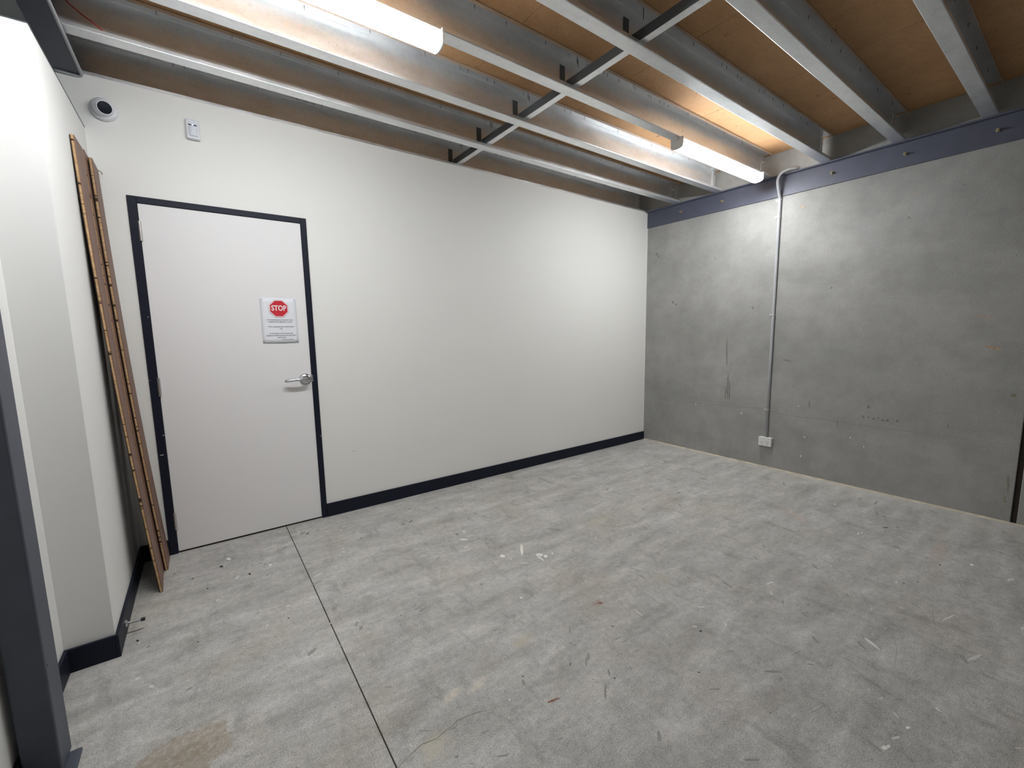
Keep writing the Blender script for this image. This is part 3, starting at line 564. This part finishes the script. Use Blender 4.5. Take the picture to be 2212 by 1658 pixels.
# bridging
for k in range(6):
    ya, yb = JY[k]-.012, JY[k+1]+.001
    br = thing('bridging_channel', 'galvanised steel bridging piece with side shade painted in, between the joist '+('above the white wall and the first one out' if k == 0 else ORD[k-1]+' and '+ORD[k]+' out from the white wall'), 'bridging', (-2.43, (ya+yb)/2, 2.68), 'bridging between the joists')
    bm = bmesh.new(); z0, z1, xa, xb, t = 2.673, 2.722, -2.437, -2.400, .002
    ys, ye2 = JY[k+1]+.002, ya
    P = [(xa, z0+t), (xa+t, z0+t), (xa+t, z1-t), (xb, z1-t), (xb, z1), (xa, z1)]
    prism(bm, P, 'y', ys, ye2)
    part(br, 'channel', bm, DKSTEEL_SHADE)  # galvanised piece; side face coloured dark to paint in its shade
    part(br, 'bottom_flange', bx(xa, xb+.002, ys, ye2, z0, z0+t), GALV)
    # end tab turned up against the web of the joist
    bm = bx(-2.475, -2.437, JY[k]-.006, JY[k]-.0026, 2.674, 2.800, bev=.0008, seg=1)
    part(br, 'end_bracket', bm, DKSTEEL_SHADE)
    for fx, fy, fz in ((-2.36, .03, 2.815), (-2.385, .05, 2.812)):
        part(br, 'fixing_screw', cl((fx, JY[k]-fy, 2.848), (fx, JY[k]-fy, fz), .002, n=6), DKSTEEL_SHADE)
# left beam
lb = thing('steel_beam', 'blue-grey steel beam over the low left wall', 'beam', (-4.64, -2.6, 2.635))
bm = bx(-4.692, -4.592, -5.2, -.006, 2.634, 2.646, bev=.004, seg=3)
part(lb, 'lower_flange', bm, STEEL)
part(lb, 'web', bx(-4.692, -4.682, -5.2, -.006, 2.646, 2.84), STEEL)
part(lb, 'upper_flange', bx(-4.692, -4.592, -5.2, -.006, 2.838, 2.850), STEEL)
tag(link_mesh('thin_conduit', tube(bmesh.new(), [(-4.587, -5.1, 2.634), (-4.587, -1, 2.634)]+smooth_path([(-4.587, -.06, 2.634), (-4.588, -.022, 2.634), (-4.594, -.012, 2.632), (-4.61, -.010, 2.630), (-4.686, -.010, 2.630)], 4), .0075, 12), PVC, None, True), 'thin grey conduit along the edge of the left steel beam', 'conduit')
# right angle
ra = thing('steel_ledger_angle', 'blue-grey steel ledger angle bolted along the top of the concrete wall', 'beam', (0, -2.5, 2.473))
bm = bmesh.new(); prism(bm, [(0, 2.473), (-.010, 2.473), (-.010, 2.640), (-.044, 2.640), (-.046, 2.643), (-.046, 2.651), (0, 2.651)], 'y', -6.0, -.002)
part(ra, 'angle', bm, LEDG)
for y in (-.44, -.90, -1.36, -1.826, -2.283, -2.742, -3.2, -3.66):
    if -1.5 < y < -1.3: continue
    bm = bmesh.new(); cyl(bm, (-.010, y, 2.558), (-.024, y, 2.558), .011, n=6); cyl(bm, (-.024, y, 2.558), (-.045, y, 2.558), .0055, n=12)
    part(ra, 'bolt', bm, BRASS)
# red cable
tag(link_mesh('cable', tube(bmesh.new(), smooth_path([(-4.66, -.62, 2.80), (-4.604, -.46, 2.785), (-4.561, -.43, 2.757), (-4.52, -.42, 2.727), (-4.48, -.425, 2.70), (-4.44, -.41, 2.675), (-4.38, -.40, 2.664)]), .0028, 8), REDC, None, True), 'thin red cable drooping between joists above the left beam', 'cable')

# ================================================================ LED battens
def batten(xc, label, ln=1.19, yc=-1.335):
    L = thing('led_batten', label, 'light', (xc, yc, 2.652), 'LED battens under the third joist')
    x0, x1 = xc-ln/2, xc+ln/2
    part(L, 'housing', bx(x0, x1, yc-.036, yc+.036, 2.608, 2.651, bev=.003), WPLAS)
    prof = []
    for i in range(13):
        a = PI*i/12; prof.append((yc-.047*math.cos(a), 2.600-.024*math.sin(a)**.8))
    prof = [(yc-.047, 2.607)]+prof+[(yc+.047, 2.607)]
    bm = bmesh.new(); prism(bm, prof, 'x', x0+.006, x1-.006)
    auto_smooth(part(L, 'diffuser', bm, DIFF))
    for a, b in ((x0-.002, x0+.006), (x1-.006, x1+.002)):
        bm = bmesh.new(); prism(bm, [(yc+(y-yc)*1.04, 2.6515 if z > 2.605 else z-.001) for y, z in prof], 'x', a, b)
        part(L, 'end_cap', bm, WPLAS)
    bm = bx(x0-.030, x0-.002, yc-.014, yc+.014, 2.632, 2.6515, bev=.002)
    part(L, 'mounting_clip', bm, WPLAS)
batten(-3.838, 'long white LED batten light nearest the door')
batten(-.825, 'long white LED batten light nearest the concrete wall')

# ================================================================ conduit + socket
cy = -1.435
cd = thing('conduit', 'grey plastic conduit running down the concrete wall to the power point', 'conduit', (0, cy, .3))
P = [(-.0135, cy, .298), (-.0135, cy, 1.0), (-.0135, cy, 1.8), (-.0135, cy, 2.40)] + smooth_path([(-.0135, cy, 2.43), (-.020, cy, 2.465), (-.045, cy, 2.51), (-.072, cy, 2.56), (-.082, cy-.004, 2.605), (-.078, cy-.025, 2.645), (-.058, cy-.065, 2.668), (-.035, cy-.10, 2.673), (-.006, cy-.125, 2.673)], 5)
part(cd, 'pipe', tube(bmesh.new(), P, .0125, 18), PVC, True)
for z, off in ((2.445, 0), (2.303, 0), (1.439, 0), (.559, 0)):
    bm = bmesh.new(); 
    for k in range(9):
        a0, a1 = PI*k/9, PI*(k+1)/9
        f = lambda a, r: (-.0135-r*math.sin(a), cy+r*math.cos(a))
        prof = [f(a0, .0128), f(a0, .0145), f(a1, .0145), f(a1, .0128)]
        prism(bm, prof, 'z', z-.009, z+.009)
    box(bm, -.002, 0, cy+.012, cy+.040, z-.009, z+.009); box(bm, -.0145, 0, cy+.0128, cy+.0145, z-.009, z+.009)
    box(bm, -.0145, 0, cy-.0145, cy-.0128, z-.009, z+.009)
    cyl(bm, (-.002, cy+.029, z), (-.006, cy+.029, z), .006, n=12)
    part(cd, 'saddle_clip', bm, ZINC)
y0, y1, z0, z1 = -1.4945, -1.3775, .214, .297
so = thing('power_point', 'white double power point at the foot of the conduit', 'socket', (0, -1.436, z0))
part(so, 'mounting_block', bx(-.034, 0, y0+.001, y1-.001, z0+.001, z1-.001, bev=.004), WPLAS)
pl = part(so, 'face_plate', bx(-.043, -.0352, y0, y1, z0, z1, bev=.003), WPLAS)
for yy in (y0+.034, y1-.034):
    bm = bx(-.0465, -.042, yy-.006, yy+.006, z1-.024, z1-.010, bev=.0015); sub(pl, 'switch', bm, WPLAS)
    bm = bmesh.new()
    for dy, dz, rot in ((-.008, 0, .5), (.008, 0, -.5), (0, -.014, 0)):
        b2 = bx(-.0436, -.0428, -.0013, .0013, -.005, .005)
        b2.transform(Matrix.Translation((0, yy+dy, z0+.034+dz)) @ Matrix.Rotation(rot, 4, 'X')); me = bpy.data.meshes.new('x'); b2.to_mesh(me); bm.from_mesh(me); bpy.data.meshes.remove(me); b2.free()
    sub(pl, 'pin_slots', bm, KF)

# ================================================================ post
po = thing('steel_post', 'dark blue-grey square steel post against the left wall', 'post', (-4.705, -1.46, 0))
part(po, 'shaft', bx(-4.738, -4.660, -1.516, -1.406, .012, 2.634, bev=.006, seg=3), STEEL)
bm = bx(-4.739, -4.634, -1.545, -1.425, 0, .012, bev=.002)
part(po, 'base_plate', bm, STEEL)
bm = cl((-4.6595, -1.50, .36), (-4.662, -1.50, .36), .004, n=12); part(po, 'bolt_hole', bm, KF)

# ================================================================ camera dome, sensor, door stop
cx, cz = -4.522, 2.490
cc = thing('security_camera', 'white dome security camera with a black lens face, high on the back wall', 'camera', (cx, 0, cz))
bm = bmesh.new(); 
def lathe(bm, prof, org, axis, n=40):
    q = Vector(axis).to_track_quat('Z', 'Y'); rings = []
    for r, h in prof:
        rings.append([bm.verts.new(Vector(org)+q @ Vector((max(r, 1e-4)*math.cos(2*PI*i/n), max(r, 1e-4)*math.sin(2*PI*i/n), h))) for i in range(n)])
    for a, b in zip(rings, rings[1:]):
        for i in range(n): bm.faces.new((a[i], a[(i+1) % n], b[(i+1) % n], b[i]))
    bm.faces.new(rings[0]); bm.faces.new(rings[-1]); return bm
auto_smooth(part(cc, 'base_ring', lathe(bm, [(.054, 0), (.055, .004), (.055, .016), (.052, .024), (.047, .029), (.042, .030)], (cx, 0, cz), (0, -1, 0)), WPLAS2))
d = Vector((.30, -.90, -.30)).normalized(); ctr = Vector((cx, -.040, cz))
prof = [(.0435*math.sin(a), -.0435*math.cos(a)) for a in [PI*i/20 for i in range(1, 16)]]
ball = auto_smooth(part(cc, 'ball', lathe(bmesh.new(), prof, ctr, d), WPLAS2), 60)
hh = prof[-1][1]
auto_smooth(sub(ball, 'lens_bezel', lathe(bmesh.new(), [(.0315, hh-.004), (.0330, hh), (.0320, hh+.004), (.0285, hh+.004)], ctr, d), WPLAS2))
auto_smooth(sub(ball, 'lens_face', lathe(bmesh.new(), [(.0285, hh), (.0285, hh+.0045), (.024, hh+.0065), (.010, hh+.008)], ctr, d), BLACK))
px, pz0, pz1 = -4.152, 2.430, 2.535
ps = thing('motion_sensor', 'small white motion sensor with a blue light beside the dome camera', 'sensor', (px, 0, 2.48))
part(ps, 'body', bx(px-.031, px+.031, -.030, 0, pz0, pz1, bev=.006, seg=3), WPLAS2)
bm = bmesh.new()
prism(bm, [(px+.021*math.cos(a), -.030-.010*math.sin(a)) for a in [PI*i/10 for i in range(11)]], 'z', pz0+.014, pz0+.064)
auto_smooth(part(ps, 'lens', bm, LENSM))
rec = part(ps, 'indicator_recess', bx(px-.020, px+.020, -.0315, -.028, pz0+.070, pz0+.077, bev=.001), INK)
sub(rec, 'indicator_light', bx(px-.004, px+.004, -.0335, -.031, pz0+.071, pz0+.077, bev=.001), LEDB)
ds = thing('door_stop', 'chrome rod door stop with a black tip on the skirting', 'door stop', (XL+T, -.785, .052))
bm = lathe(bmesh.new(), [(.017, 0), (.017, .003), (.011, .007), (.006, .009)], (XL+T, -.785, .052), (1, 0, 0), 24); auto_smooth(part(ds, 'rose', bm, CHROME))
rod = part(ds, 'rod', cl((XL+T+.006, -.785, .052), (-4.540, -.787, .050), .0050, n=16), CHROME, False)
sub(rod, 'rubber_tip', cl((-4.541, -.787, .050), (-4.527, -.787, .050), .0078, n=16), RUBBER)

# ================================================================ leaning floor boards
def board(label, x_b, x_t, ya, yb, z_t, yat, ybt, zr, bow, t=.0145, x_off_r=0.0, face_front=True):
    """sheet leaning on the left wall; x_b/x_t back face at foot/top; ya..yb near/far edges; zr top height of far edge"""
    g = thing('floor_board', label, 'board', (x_b, (ya+yb)/2, 0), 'floor boards leaning in the corner')
    n = 26
    def pt(s, f, dep, e=0):
        # s 0..1 height, f 0 near..1 far edge, dep depth from back face
        z = s*(z_t+(zr-z_t)*f); x = x_b+(x_t-x_b)*s-4*bow*s*(1-s)+dep+x_off_r*f*(1-s)
        y = (ya+(yat-ya)*s)*(1-f)+(yb+(ybt-yb)*s)*f+e
        return (x, y, z+.0008)
    def slab(d0, d1, e0=0, e1=0, s0=0, s1=1):
        bm = bmesh.new(); R = []
        for i in range(n+1):
            s = s0+(s1-s0)*i/n; R.append([bm.verts.new(pt(s, 0, d0, e0)), bm.verts.new(pt(s, 1, d0, e1)), bm.verts.new(pt(s, 1, d1, e1)), bm.verts.new(pt(s, 0, d1, e0))])
        for a, b in zip(R, R[1:]):
            for i in range(4): bm.faces.new((a[i], a[(i+1) % 4], b[(i+1) % 4], b[i]))
        bm.faces.new(R[0]); bm.faces.new(R[-1]); return bm
    part(g, 'backing_ply', slab(0, .0025), BACKV)
    part(g, 'core', slab(.0025, t-.0030, .0006, -.0006), CORE)
    part(g, 'veneer', slab(t-.0030, t), FACE)
    part(g, 'tongue', slab(.0052, .0092, -.0055, -.05), CORE)
board('brown laminated floor board nearest the viewer, leaning on the left wall', -4.5000, -4.6035, -.462, -.256, 2.195, -.455, -.268, 2.195, .0165, x_off_r=-.008)
board('brown laminated floor board at the back of the pair beside the door', -4.5080, -4.6035, -.246, -.045, 2.205, -.235, -.050, 2.195, .014)
board('brown laminated floor board at the front of the pair beside the door frame', -4.4900, -4.5850, -.212, -.030, 2.185, -.190, -.032, 2.172, .0135)
tag(link_mesh('splinter', tube(bmesh.new(), [(-4.572, -.036, 2.173), (-4.565, -.032, 2.171), (-4.559, -.026, 2.166), (-4.558, -.024, 2.157)], .002, 6), FACE), 'short brown splinter sticking out at the top of the board beside the door', 'splinter')
